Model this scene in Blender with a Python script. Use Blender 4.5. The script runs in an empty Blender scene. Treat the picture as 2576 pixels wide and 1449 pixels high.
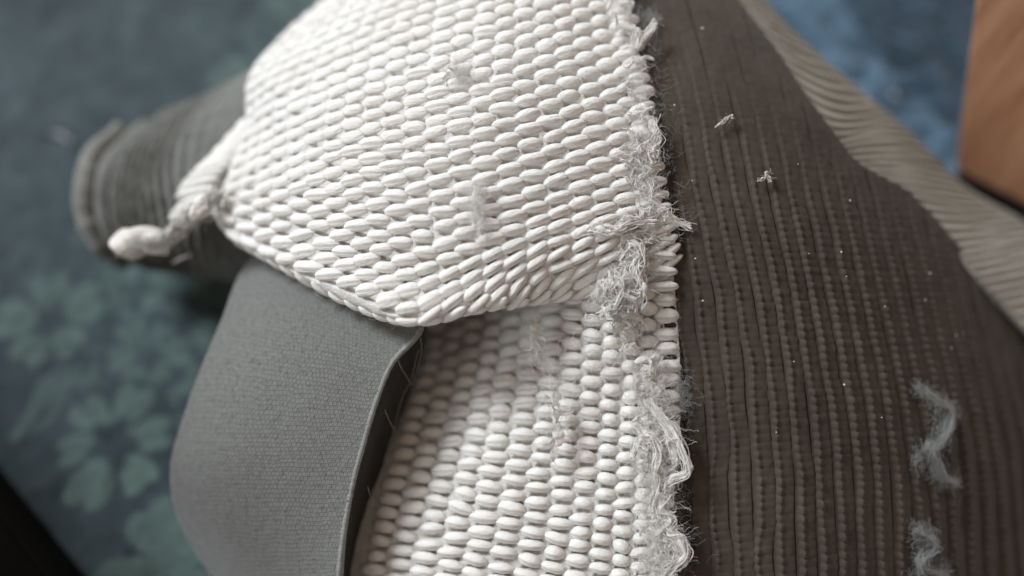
import bpy, math, random
import numpy as np
from mathutils import Matrix, Vector

# ------------------------------------------------------------------ camera, world, light
SC = bpy.context.scene
COL = SC.collection
random.seed(7)
RNG = np.random.default_rng(7)

F = 2231.0            # focal length in picture units (2576 wide)
PITCH = math.radians(65)
H = 0.215
cam_d = bpy.data.cameras.new('camera')
cam = bpy.data.objects.new('camera', cam_d)
COL.objects.link(cam)
cam.location = (0, 0, H)
cam.rotation_euler = (math.pi / 2 - PITCH, 0, 0)
cam_d.sensor_width = 36
cam_d.lens = 36 * F / 2576
cam_d.clip_start = 0.005
cam_d.clip_end = 50
cam_d.dof.use_dof = True
cam_d.dof.focus_distance = 0.173
cam_d.dof.aperture_fstop = 2.9
SC.camera = cam

world = bpy.data.worlds.new('World')
SC.world = world
world.use_nodes = True
bg = world.node_tree.nodes['Background']
bg.inputs[0].default_value = (1.0, 0.80, 0.65, 1)
bg.inputs[1].default_value = 0.30

def area(name, loc, target, size, power, color):
    l = bpy.data.lights.new(name, 'AREA')
    l.shape = 'RECTANGLE'; l.size = size[0]; l.size_y = size[1]
    l.energy = power; l.color = color
    o = bpy.data.objects.new(name, l)
    COL.objects.link(o)
    o.location = loc
    d = Vector(target) - Vector(loc)
    o.rotation_euler = d.to_track_quat('-Z', 'Y').to_euler()
    return o
area('window_light', (-0.76, 0.52, 0.88), (0.02, 0.08, 0.05), (0.36, 0.34), 16.2, (0.89, 0.955, 1.0))
area('side_window_light', (0.85, 0.95, 0.75), (0.10, 0.14, 0.03), (0.5, 0.5), 4.0, (0.93, 0.97, 1.0))
area('left_window_light', (-0.80, -0.38, 0.62), (0.0, 0.06, 0.05), (0.5, 0.5), 2.6, (0.86, 0.95, 1.0))

SC.cycles.max_bounces = 14
SC.cycles.diffuse_bounces = 8
SC.view_settings.view_transform = 'Standard'
SC.view_settings.look = 'None'
SC.view_settings.exposure = 0
SC.view_settings.gamma = 1

# ------------------------------------------------------------------ geometry helpers
CP, SP = math.cos(PITCH), math.sin(PITCH)
def W(u, v, d):
    """world point(s) seen in direction (u, v) at depth d (centimetres)"""
    u = np.asarray(u, float); v = np.asarray(v, float); d = np.asarray(d, float) * 0.01
    x = (u - 1288) / F * d; y = -(v - 724.5) / F * d; z = -d
    # camera axes in the world
    return np.stack([x, y * SP + (-z) * CP, H + y * CP - (-z) * SP], -1)
def ground(u, v, z=0.0):
    yc = -(v - 724.5) / F
    d = (H - z) / (SP - yc * CP)
    return W(u, v, d * 100)

def basis(x, k):
    """weights of a smooth interpolating spline through knots k, at x"""
    k = np.asarray(k, float); x = np.asarray(x, float).ravel(); n = len(k)
    I = np.eye(n)
    h = np.diff(k)
    sl = (I[1:] - I[:-1]) / h[:, None]
    m = np.zeros((n, n))
    m[0] = sl[0]; m[-1] = sl[-1]
    for i in range(1, n - 1):
        m[i] = (sl[i - 1] * h[i] + sl[i] * h[i - 1]) / (h[i - 1] + h[i])
    i = np.clip(np.searchsorted(k, x, 'right') - 1, 0, n - 2)
    hh = h[i]; t = (x - k[i]) / hh
    tc = np.clip(t, 0, 1)
    h00 = 2*tc**3 - 3*tc**2 + 1; h10 = tc**3 - 2*tc**2 + tc
    h01 = -2*tc**3 + 3*tc**2; h11 = tc**3 - tc**2
    w = (h00[:, None]*I[i] + (h10*hh)[:, None]*m[i] + h01[:, None]*I[i+1] + (h11*hh)[:, None]*m[i+1])
    lo = t < 0; hi = t > 1
    w[lo] += ((t[lo]) * hh[lo])[:, None] * m[i[lo]]
    w[hi] += ((t[hi] - 1) * hh[hi])[:, None] * m[i[hi] + 1]
    return w

class Net:
    def __init__(self, sk, tk, uv, d):
        self.sk, self.tk = np.array(sk, float), np.array(tk, float)
        uv = np.array(uv, float); d = np.array(d, float)
        self.C = W(uv[..., 0], uv[..., 1], d)
        self.UV = uv
    def _ev(self, C, s, t):
        s, t = np.broadcast_arrays(np.asarray(s, float), np.asarray(t, float))
        sh = s.shape
        A = basis(s, self.sk); B = basis(t, self.tk)
        return np.einsum('ni,nj,jic->nc', A, B, C).reshape(sh + (C.shape[-1],))
    def p(self, s, t): return self._ev(self.C, s, t)
    def uv(self, s, t): return self._ev(self.UV, s, t)
    def at(self, s, t):
        if not hasattr(self, 'cache'):
            gs = np.arange(self.sk[0] - 2, self.sk[-1] + 2.01, 0.25); gt = np.arange(self.tk[0] - 3, self.tk[-1] + 4.01, 0.25)
            S, T = np.meshgrid(gs, gt)
            self.cache = gs, gt, [np.asarray(q) for q in self.frame(S, T)]
        gs, gt, fr = self.cache
        i = min(max((s - gs[0])/0.25, 0), len(gs) - 1.001); j = min(max((t - gt[0])/0.25, 0), len(gt) - 1.001)
        i0, j0 = int(i), int(j); f, g = i - i0, j - j0
        out = [(q[j0, i0]*(1-f) + q[j0, i0+1]*f)*(1-g) + (q[j0+1, i0]*(1-f) + q[j0+1, i0+1]*f)*g for q in fr]
        out[3] = out[3]/np.linalg.norm(out[3])
        return out
    def frame(self, s, t):
        e = 0.05
        p = self.p(s, t)
        a = (self.p(np.asarray(s) + e, t) - self.p(np.asarray(s) - e, t)) / (2*e)
        b = (self.p(s, np.asarray(t) + e) - self.p(s, np.asarray(t) - e)) / (2*e)
        n = np.cross(b, a)
        n /= np.linalg.norm(n, axis=-1, keepdims=True) + 1e-12
        to = np.array([0, 0, H]) - p
        sg = np.sign((n * to).sum(-1, keepdims=True)); sg[sg == 0] = 1
        # keep one orientation for the whole call
        n *= np.sign(np.median(sg))
        return p, a, b, n

def mesh_np(name, V, Fc, smooth=True, uv=None, col=None):
    me = bpy.data.meshes.new(name)
    V = np.asarray(V, np.float32); Fc = np.asarray(Fc, np.int32)
    k = Fc.shape[1]
    me.vertices.add(len(V)); me.vertices.foreach_set('co', V.ravel())
    me.loops.add(Fc.size); me.loops.foreach_set('vertex_index', Fc.ravel())
    me.polygons.add(len(Fc))
    me.polygons.foreach_set('loop_start', np.arange(0, Fc.size, k, dtype=np.int32))
    me.polygons.foreach_set('use_smooth', np.full(len(Fc), smooth))
    if uv is not None:
        l = me.uv_layers.new(name='UVMap')
        l.data.foreach_set('uv', np.asarray(uv, np.float32)[Fc.ravel()].ravel())
    if col is not None:
        a = me.color_attributes.new('dye', 'FLOAT_COLOR', 'POINT')
        c = np.ones((len(V), 4), np.float32); c[:, :3] = col
        a.data.foreach_set('color', c.ravel())
    me.update(); me.validate()
    return me

def link(name, me, mat, parent=None, kind=None):
    o = bpy.data.objects.new(name, me)
    COL.objects.link(o)
    if mat and not me.materials: me.materials.append(mat)
    if parent:
        o.parent = parent
        o.matrix_parent_inverse = parent.matrix_world.inverted()
    if kind: o['kind'] = kind
    return o

def empty(name, loc):
    o = bpy.data.objects.new(name, None)
    COL.objects.link(o); o.location = loc; o.empty_display_size = 0.01
    bpy.context.view_layer.update()
    return o
def tag(o, label, cat, group=None):
    o['label'] = label; o['category'] = cat
    if group: o['group'] = group
    return o

def quads(nr, nc, off=0, flip=False):
    r, c = np.meshgrid(np.arange(nr - 1), np.arange(nc - 1), indexing='ij')
    a = (r * nc + c).ravel() + off
    f = np.stack([a, a + 1, a + nc + 1, a + nc], 1)
    return f[:, ::-1] if flip else f

def slab(P, N, th):
    """closed sheet: front grid P (rows, cols, 3), back offset by th along -N"""
    nr, nc = P.shape[:2]
    A = P.reshape(-1, 3); B = (P - N * (th[..., None] if np.ndim(th) else th)).reshape(-1, 3)
    V = np.concatenate([A, B]); n = nr * nc
    Fq = [quads(nr, nc), quads(nr, nc, n, True)]
    idx = np.arange(n).reshape(nr, nc)
    ring = np.concatenate([idx[0, :], idx[1:, -1], idx[-1, -2::-1], idx[-2:0:-1, 0]])
    nx = np.roll(ring, -1)
    Fq.append(np.stack([nx, ring, ring + n, nx + n], 1))
    rr, cc = np.meshgrid(np.linspace(0, 1, nr), np.linspace(0, 1, nc), indexing='ij')
    uv = np.stack([cc.ravel(), rr.ravel()], 1)
    return V, np.concatenate(Fq), np.concatenate([uv, uv])

def noise1(n, step, rng=RNG):
    k = max(2, int(n / step) + 3)
    a = rng.normal(size=k)
    x = np.linspace(0, k - 1.001, n)
    i = x.astype(int); f = x - i; f = f*f*(3 - 2*f)
    return a[i]*(1 - f) + a[i + 1]*f
def noise2(shape, cell, rng=RNG):
    """smooth value noise on a grid, cell = size of a blob in samples"""
    ny, nx = shape
    gy, gx = int(ny / cell) + 3, int(nx / cell) + 3
    g = rng.normal(size=(gy, gx))
    y = np.linspace(0, gy - 2.001, ny); x = np.linspace(0, gx - 2.001, nx)
    iy = y.astype(int); ix = x.astype(int)
    fy = (y - iy); fx = (x - ix); fy = fy*fy*(3-2*fy); fx = fx*fx*(3-2*fx)
    a = g[iy][:, ix]; b = g[iy][:, ix+1]; c = g[iy+1][:, ix]; d = g[iy+1][:, ix+1]
    return (a*(1-fx) + b*fx)*(1-fy)[:, None] + (c*(1-fx) + d*fx)*fy[:, None]

def tubes(paths, sides=5):
    """paths: list of (points (n,3), radius (n,)) -> verts, quads"""
    Vs, Fs, UVs, off = [], [], [], 0
    ang = np.arange(sides) / sides * 2 * np.pi
    for P, r in paths:
        P = np.asarray(P, float); n = len(P)
        r = np.broadcast_to(np.asarray(r, float), (n,))
        T = np.gradient(P, axis=0); T /= np.linalg.norm(T, axis=1, keepdims=True) + 1e-12
        ref = np.array([0.31, 0.52, 0.80])
        A = np.cross(T, ref); A /= np.linalg.norm(A, axis=1, keepdims=True) + 1e-9
        B = np.cross(T, A)
        ring = P[:, None] + r[:, None, None] * (np.cos(ang)[None, :, None]*A[:, None] + np.sin(ang)[None, :, None]*B[:, None])
        Vs.append(ring.reshape(-1, 3))
        i, j = np.meshgrid(np.arange(n - 1), np.arange(sides), indexing='ij')
        a = i*sides + j; b = i*sides + (j + 1) % sides
        Fs.append(np.stack([a, b, b + sides, a + sides], -1).reshape(-1, 4) + off)
        uu, vv = np.meshgrid(np.linspace(0, 1, n), np.arange(sides)/sides, indexing='ij')
        UVs.append(np.stack([uu.ravel(), vv.ravel()], 1))
        off += n * sides
    return np.concatenate(Vs), np.concatenate(Fs), np.concatenate(UVs)

def smooth_path(pts, n):
    pts = np.asarray(pts, float)
    k = np.arange(len(pts))
    return basis(np.linspace(0, len(pts) - 1, n), k) @ pts

def fibre(p, length, n=7, curl=0.8, d0=None, rng=RNG, flat=None):
    d = rng.normal(size=3) if d0 is None else np.array(d0) + rng.normal(size=3)*0.5
    d /= np.linalg.norm(d)
    out = [np.array(p)]
    turn = rng.normal(size=3) * curl * 0.5
    for _ in range(n - 1):
        d = d + turn*0.5 + rng.normal(size=3) * curl * 0.35
        if flat is not None: d = d - flat * (d @ flat) * 0.6
        d /= np.linalg.norm(d)
        out.append(out[-1] + d * length / (n - 1))
    return np.array(out)

# ------------------------------------------------------------------ materials
def new_mat(name, rough=0.9, spec=0.2, sheen=0.0):
    m = bpy.data.materials.new(name); m.use_nodes = True
    nt = m.node_tree; b = nt.nodes['Principled BSDF']
    b.inputs['Roughness'].default_value = rough
    b.inputs['Specular IOR Level'].default_value = spec
    if sheen:
        b.inputs['Sheen Weight'].default_value = sheen
        b.inputs['Sheen Roughness'].default_value = 0.5
    return m, nt, b
def noise_node(nt, coord, scale, detail=3, rough=0.6, vec_scale=None):
    tc = nt.nodes.new('ShaderNodeTexCoord')
    src = tc.outputs[coord]
    if vec_scale:
        mp = nt.nodes.new('ShaderNodeMapping'); mp.inputs['Scale'].default_value = vec_scale
        nt.links.new(src, mp.inputs['Vector']); src = mp.outputs['Vector']
    n = nt.nodes.new('ShaderNodeTexNoise')
    n.inputs['Scale'].default_value = scale; n.inputs['Detail'].default_value = detail
    n.inputs['Roughness'].default_value = rough
    nt.links.new(src, n.inputs['Vector'])
    return n.outputs['Fac']
def ramp(nt, fac, stops):
    r = nt.nodes.new('ShaderNodeValToRGB')
    while len(r.color_ramp.elements) < len(stops): r.color_ramp.elements.new(0.5)
    for e, (p, c) in zip(r.color_ramp.elements, stops):
        e.position = p; e.color = (*c, 1)
    nt.links.new(fac, r.inputs['Fac'])
    return r.outputs['Color']
def bump(nt, b, fac, strength, dist):
    n = nt.nodes.new('ShaderNodeBump')
    n.inputs['Strength'].default_value = strength; n.inputs['Distance'].default_value = dist
    nt.links.new(fac, n.inputs['Height']); nt.links.new(n.outputs['Normal'], b.inputs['Normal'])

def yarn_mat(name, c0, c1, sheen=0.25, bs=0.75, bd=0.0005, sss=0.0):
    m, nt, b = new_mat(name, 0.95, 0.1, sheen)
    f = noise_node(nt, 'Object', 55, 4)
    nt.links.new(ramp(nt, f, [(0.3, c0), (0.7, c1)]), b.inputs['Base Color'])
    g = noise_node(nt, 'UV', 1.0, 2, 0.5, (3.0, 12.0, 1.0))
    bump(nt, b, g, bs, bd)
    if sss:
        b.inputs['Subsurface Weight'].default_value = sss
        b.inputs['Subsurface Radius'].default_value = (1.0, 0.9, 0.8)
        b.inputs['Subsurface Scale'].default_value = 0.0008
    return m
M_white = yarn_mat('white_yarn', (0.77, 0.74, 0.705), (0.83, 0.82, 0.805), sss=0.35)
M_white_base = yarn_mat('white_ground', (0.66, 0.64, 0.61), (0.74, 0.725, 0.70), 0.1)  # darker than the yarn: shade of the slots put into the colour
def fray_mat():
    m = bpy.data.materials.new('frayed_white'); m.use_nodes = True
    nt = m.node_tree; nt.nodes.remove(nt.nodes['Principled BSDF'])
    f = noise_node(nt, 'Object', 80, 3)
    c = ramp(nt, f, [(0.3, (0.90, 0.875, 0.85)), (0.7, (0.96, 0.95, 0.935))])
    d = nt.nodes.new('ShaderNodeBsdfDiffuse'); t = nt.nodes.new('ShaderNodeBsdfTranslucent'); mx = nt.nodes.new('ShaderNodeMixShader')
    mx.inputs[0].default_value = 0.30
    nt.links.new(c, d.inputs['Color']); nt.links.new(c, t.inputs['Color'])
    nt.links.new(d.outputs[0], mx.inputs[1]); nt.links.new(t.outputs[0], mx.inputs[2])
    nt.links.new(mx.outputs[0], nt.nodes['Material Output'].inputs['Surface'])
    return m
M_fray = fray_mat()
M_cream = yarn_mat('cream_yarn', (0.36, 0.345, 0.295), (0.45, 0.435, 0.385), 0.2)
M_tuft = yarn_mat('tuft_yarn', (0.72, 0.69, 0.64), (0.82, 0.795, 0.755), 0.3)

def dark_mat():
    m, nt, b = new_mat('dark_brown_knit', 0.75, 0.25, 0.12)
    f = noise_node(nt, 'Object', 70, 5, 0.7)
    nt.links.new(ramp(nt, f, [(0.3, (0.042, 0.0325, 0.0245)), (0.7, (0.074, 0.0580, 0.0445))]), b.inputs['Base Color'])
    g = noise_node(nt, 'Object', 1500, 3)
    bump(nt, b, g, 0.35, 0.0003)
    return m
M_dark = dark_mat()
def lint_mat():
    m, nt, b = new_mat('grey_lint', 0.95, 0.05, 0.3)
    f = noise_node(nt, 'Object', 300, 3)
    nt.links.new(ramp(nt, f, [(0.3, (0.26, 0.27, 0.27)), (0.7, (0.42, 0.43, 0.43))]), b.inputs['Base Color'])
    return m
M_lint = lint_mat()
def strap_mat():
    m, nt, b = new_mat('grey_elastic', 0.85, 0.2, 0.3)
    tc = nt.nodes.new('ShaderNodeTexCoord'); mp = nt.nodes.new('ShaderNodeMapping'); mp.inputs['Scale'].default_value = (44, 84, 1)
    mp.inputs['Rotation'].default_value = (0, 0, 0.06)
    nz = nt.nodes.new('ShaderNodeTexNoise'); nz.inputs['Scale'].default_value = 9; nz.inputs['Detail'].default_value = 3
    ad = nt.nodes.new('ShaderNodeVectorMath'); ad.operation = 'MULTIPLY_ADD'; ad.inputs[1].default_value = (0.035, 0.02, 0)
    nt.links.new(tc.outputs['UV'], nz.inputs['Vector']); nt.links.new(nz.outputs['Color'], ad.inputs[0]); nt.links.new(tc.outputs['UV'], ad.inputs[2])
    nt.links.new(ad.outputs[0], mp.inputs['Vector'])
    br = nt.nodes.new('ShaderNodeTexBrick'); br.inputs['Scale'].default_value = 1.0
    br.inputs['Brick Width'].default_value = 1.0; br.inputs['Row Height'].default_value = 1.0
    br.inputs['Mortar Size'].default_value = 0.16; br.inputs['Mortar Smooth'].default_value = 1.0
    br.inputs['Color1'].default_value = (0.75, 0.75, 0.75, 1); br.inputs['Color2'].default_value = (1, 1, 1, 1); br.inputs['Mortar'].default_value = (0.30, 0.30, 0.30, 1)
    nt.links.new(mp.outputs['Vector'], br.inputs['Vector'])
    f2 = noise_node(nt, 'UV', 1.0, 3, 0.8, (48, 70, 1))
    sp_ = ramp(nt, f2, [(0.34, (0.115, 0.117, 0.111)), (0.47, (0.178, 0.181, 0.173)), (0.75, (0.212, 0.215, 0.205))])
    mx = nt.nodes.new('ShaderNodeMix'); mx.data_type = 'RGBA'; mx.blend_type = 'MULTIPLY'; mx.inputs[0].default_value = 0.38
    nt.links.new(sp_, mx.inputs[6]); nt.links.new(br.outputs['Color'], mx.inputs[7])
    nt.links.new(mx.outputs[2], b.inputs['Base Color'])
    bump(nt, b, br.outputs['Color'], 0.45, 0.0004)
    return m
M_strap = strap_mat()
def plain(name, c0, c1, scale, rough=0.9, spec=0.2, sheen=0.0, bs=0.2, bd=0.0003):
    m, nt, b = new_mat(name, rough, spec, sheen)
    f = noise_node(nt, 'Object', scale, 4)
    nt.links.new(ramp(nt, f, [(0.3, c0), (0.7, c1)]), b.inputs['Base Color'])
    bump(nt, b, f, bs, bd)
    return m
M_piping = plain('grey_piping', (0.22, 0.225, 0.22), (0.30, 0.305, 0.30), 900)
M_lining = plain('shaded_lining', (0.030, 0.027, 0.025), (0.05, 0.046, 0.043), 200)
M_roll = plain('taupe_knit', (0.115, 0.118, 0.11), (0.165, 0.167, 0.157), 160, sheen=0.3)
M_glide = plain('black_rubber', (0.012, 0.012, 0.013), (0.03, 0.03, 0.03), 200, 0.7)
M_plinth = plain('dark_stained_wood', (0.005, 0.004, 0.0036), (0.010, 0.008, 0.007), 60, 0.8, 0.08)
def wood_mat():
    m, nt, b = new_mat('orange_wood', 0.45, 0.35)
    f = noise_node(nt, 'Object', 1.0, 6, 0.65, (260, 260, 16))
    nt.links.new(ramp(nt, f, [(0.3, (0.34, 0.16, 0.085)), (0.5, (0.48, 0.25, 0.15)), (0.72, (0.56, 0.32, 0.205))]), b.inputs['Base Color'])
    bump(nt, b, f, 0.15, 0.0005)
    return m
M_wood = wood_mat()
def carpet_mat():
    m, nt, b = new_mat('carpet_pile', 1.0, 0.05, 0.2)
    a = nt.nodes.new('ShaderNodeAttribute'); a.attribute_name = 'dye'
    nt.links.new(a.outputs['Color'], b.inputs['Base Color'])
    g = noise_node(nt, 'Object', 900, 3)
    bump(nt, b, g, 0.6, 0.001)
    return m
M_carpet = carpet_mat()

# ------------------------------------------------------------------ carpet
def build_carpet():
    fine = 0.0008
    xs = np.concatenate([np.linspace(-3, -0.3, 12)[:-1], np.linspace(-0.3, -0.19, 24)[:-1], np.arange(-0.19, 0.19, fine), np.linspace(0.19, 0.3, 24)[1:], np.linspace(0.3, 3, 12)[1:]])
    ys = np.concatenate([np.linspace(-3, -0.15, 12)[:-1], np.linspace(-0.15, -0.04, 24)[:-1], np.arange(-0.04, 0.30, fine), np.linspace(0.30, 0.42, 24)[1:], np.linspace(0.42, 3, 12)[1:]])
    X, Y = np.meshgrid(xs, ys)
    sh = X.shape
    tuft = noise2(sh, 3.2); mid = noise2(sh, 7); big = noise2(sh, 40)
    rel = 0.35 + 0.65*np.clip((X + 0.02)/0.10, 0, 1)
    Z = -0.001 + rel*(0.0005*tuft + 0.0006*mid)
    Z = np.clip(Z, -0.0045, 0.0006)
    flower = np.zeros(sh)
    gx, gy = X + 0.0004*noise2(sh, 14), Y + 0.0004*noise2(sh, 14)
    def fl(u, v, R, ang, n=6, strength=1.0, hole=0.24, squash=1.0):
        c = ground(u, v); R = R * 0.000108
        dx, dy = gx - c[0], (gy - c[1]) * squash
        r = np.hypot(dx, dy); th = np.arctan2(dy, dx)
        k = (th - ang) / (2*np.pi) * n
        kk = k - np.round(k); pid = np.round(k).astype(int) % n
        rng = np.random.default_rng(int(u*7 + v))
        pr = (0.86 + 0.24*rng.random(n))[pid] * R
        ww = (0.465 + 0.05*rng.random(n))[pid]
        tone = (0.8 + 0.3*rng.random(n))[pid]
        notch = 1 - 0.14*np.exp(-(kk/0.09)**2)
        q = np.abs(kk)/ww
        edge = pr * np.sqrt(np.clip(1 - q**4.0, 0, 1)) * notch
        m = np.clip((edge - r) / (0.05*R), 0, 1) * np.clip((r - hole*R*(1 + 0.3*np.cos(5*th))) / (0.08*R), 0, 1)
        vein = tone*(1 - 0.30*np.exp(-(kk/0.10)**2) * np.clip(1.2 - r/R, 0, 1))
        clear = np.clip((1.10*R - r)/(0.08*R), 0, 1)
        flower[:] = np.where(m > 0, np.maximum(m*strength*vein, flower*(1 - clear)), flower*(1 - clear))
    def leaf_shape(u0, v0, u1, v1, w, strength=0.9):
        a, b = ground(u0, v0)[:2], ground(u1, v1)[:2]
        L = np.linalg.norm(b - a); e = (b - a)/L
        s = ((gx - a[0])*e[0] + (gy - a[1])*e[1]) / L
        q = np.abs(-(gx - a[0])*e[1] + (gy - a[1])*e[0])
        hw = w*0.000108*np.sqrt(np.clip(np.sin(np.pi*np.clip(s, 0, 1)), 0, 1))
        m = np.clip((hw - q)/0.0006, 0, 1) * (s > 0) * (s < 1)
        np.maximum(flower, m*strength, out=flower)
    fl(745, 20, 130, 0.2, 5, 0.75, 0.1); fl(600, 205, 105, 0.4, 5, 0.8, 0.1); fl(660, 90, 80, 0.0, 6, 0.4); fl(520, 60, 70, 0.5, 6, 0.3)
    fl(560, 860, 110, 0.1, 5, 0.75, 0.15); fl(310, 725, 90, 0.2, 5, 0.7, 0.15); fl(430, 745, 95, 0.9, 5, 0.8, 0.15); fl(540, 720, 80, 0.4, 5, 0.7, 0.1)
    fl(180, 985, 90, 0.7, 5, 0.6, 0.15); fl(470, 1010, 120, 0.3, 6, 0.85, 0.18); fl(365, 890, 105, 0.1, 6, 0.8, 0.28)
    fl(120, 806, 135, 0.55, 5, 0.9, 0.26); fl(275, 1112, 150, 0.25, 6, 1.05, 0.30); fl(430, 1410, 170, 0.6, 4, 0.95, 0.05)
    leaf_shape(20, 1120, 130, 930, 22, 0.55); leaf_shape(70, 1100, 150, 1000, 16, 0.4)
    leaf_shape(390, 1449, 470, 1270, 60, 0.8)
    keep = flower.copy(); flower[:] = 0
    leaf_shape(2220, -220, 2440, 240, 230, 1.0); leaf_shape(2180, 40, 2330, 10, 70, 0.8); leaf_shape(2340, 120, 2420, 330, 60, 0.9)  # shadow of the furniture above the leg, painted into the pile colour
    leg_shade = flower.copy(); flower[:] = keep
    for k in range(90):                                   # the pattern goes on beyond the picture, sparser
        x, y = RNG.uniform(-0.19, 0.19), RNG.uniform(-0.04, 0.30)
        if x < -0.02 or (x < 0.2 and y < 0.12): continue
        r = np.hypot(gx - x, gy - y)
        np.maximum(flower, np.clip((0.003*RNG.uniform(0.4, 1) - r)/0.001, 0, 1)*0.12, out=flower)
    haze_fade = np.clip((X + 0.02)/0.10, 0, 1)                 # greyer on the left, where haze is put into the pile colour
    g0 = np.array([0.050, 0.069, 0.078]); g1 = np.array([0.080, 0.140, 0.205]); gf = np.array([0.104, 0.152, 0.140])
    base = g0*(1 - haze_fade)[..., None] + g1*haze_fade[..., None]
    base = base*(1 - 0.55*leg_shade[..., None])
    wv = 0.45 + 0.55*haze_fade
    mott = np.clip(1 + wv*(0.20*tuft + 0.22*mid) + 0.10*big, 0.35, 1.9)[..., None]
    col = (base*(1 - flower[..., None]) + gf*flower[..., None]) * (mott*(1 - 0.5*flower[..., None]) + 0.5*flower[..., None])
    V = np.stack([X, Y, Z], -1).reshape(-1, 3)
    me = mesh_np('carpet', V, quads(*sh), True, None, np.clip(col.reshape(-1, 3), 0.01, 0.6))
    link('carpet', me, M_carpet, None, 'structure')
build_carpet()

# ------------------------------------------------------------------ furniture leg (top right) and dark plinth (bottom left)
def prism(bot, top, mat, name, parent, bev=0.0015):
    import bmesh
    bm = bmesh.new()
    b = [bm.verts.new(p) for p in bot]; t = [bm.verts.new(p) for p in top]
    n = len(b)
    bm.faces.new(b[::-1]); bm.faces.new(t)
    for i in range(n): bm.faces.new([b[i], b[(i+1) % n], t[(i+1) % n], t[i]])
    bmesh.ops.recalc_face_normals(bm, faces=bm.faces)
    if bev: bmesh.ops.bevel(bm, geom=list(bm.edges), offset=bev, segments=3, profile=0.5, affect='EDGES')
    me = bpy.data.meshes.new(name); bm.to_mesh(me); bm.free()
    for p in me.polygons: p.use_smooth = False
    return link(name, me, mat, parent)
def build_leg():
    zb = 0.007
    A = ground(2398, 432, zb); B = ground(2660, 558, zb)
    e = (B - A)[:2]; w = np.linalg.norm(e); e /= w
    nrm = np.array([-e[1], e[0]])                      # away from the camera
    if nrm[1] < 0: nrm = -nrm
    back = nrm*0.9 + e*0.45; back /= np.linalg.norm(back)
    C2, D2 = B[:2] + back*0.035, A[:2] + back*0.035
    bot = [np.array([*q[:2], zb]) for q in (A[:2], B[:2], C2, D2)]
    zt = 0.16
    # the left edge runs up through this direction of view
    T = ground(2448, 0, 0.0); ray = T - np.array([0, 0, H])
    # choose the height on the ray where the edge lies in the front plane leaning slightly back
    best = None
    for k in np.linspace(0.3, 0.95, 400):
        P = np.array([0, 0, H]) + ray*k
        off = (P[:2] - A[:2]) @ nrm
        if best is None or abs(off - 0.004) < best[0]: best = (abs(off - 0.004), P)
    P = best[1]
    lean = (P - np.array([*A[:2], zb])) / (P[2] - zb)
    top = [np.array([q[0] + lean[0]*(zt - zb), q[1] + lean[1]*(zt - zb), zt]) for q in bot]
    top[1] = top[1] + np.array([*e, 0])*0.02; top[2] = top[2] + np.array([*e, 0])*0.02
    r = tag(empty('furniture_leg', (*A[:2], 0)), 'orange brown wooden furniture leg on a black pad at the blue carpet', 'furniture leg')  # lower end of a furniture leg, the furniture above it not built
    prism(bot, top, M_wood, 'leg_body', r)
    ins = [q*1.0 for q in bot]
    c = sum(ins)/4
    gb = [np.array([*(c + (q - c)*0.95)[:2], -0.002]) for q in ins]; gt = [np.array([*(c + (q - c)*0.95)[:2], zb - 0.0003]) for q in ins]
    prism(gb, gt, M_glide, 'glide_pad', r, 0.0008)
build_leg()
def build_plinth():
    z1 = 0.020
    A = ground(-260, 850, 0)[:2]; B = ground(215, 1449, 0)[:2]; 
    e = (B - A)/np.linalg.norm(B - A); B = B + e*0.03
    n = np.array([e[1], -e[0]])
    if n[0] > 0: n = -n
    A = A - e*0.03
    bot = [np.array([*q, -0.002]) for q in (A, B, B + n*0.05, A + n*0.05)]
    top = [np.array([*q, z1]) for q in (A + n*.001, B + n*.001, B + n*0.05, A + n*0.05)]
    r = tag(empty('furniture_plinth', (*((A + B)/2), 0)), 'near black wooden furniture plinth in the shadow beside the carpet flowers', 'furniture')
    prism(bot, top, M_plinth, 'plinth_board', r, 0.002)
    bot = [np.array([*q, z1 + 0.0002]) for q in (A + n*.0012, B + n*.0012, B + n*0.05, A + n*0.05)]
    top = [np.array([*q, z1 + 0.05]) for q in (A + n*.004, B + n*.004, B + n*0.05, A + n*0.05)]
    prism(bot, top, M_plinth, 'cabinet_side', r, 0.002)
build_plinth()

# ------------------------------------------------------------------ the elastic support belt
BELT = tag(empty('support_belt', tuple(ground(1300, 700))), 'worn elastic support belt of white and dark brown knit with frayed seam and grey strap', 'support belt')

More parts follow.
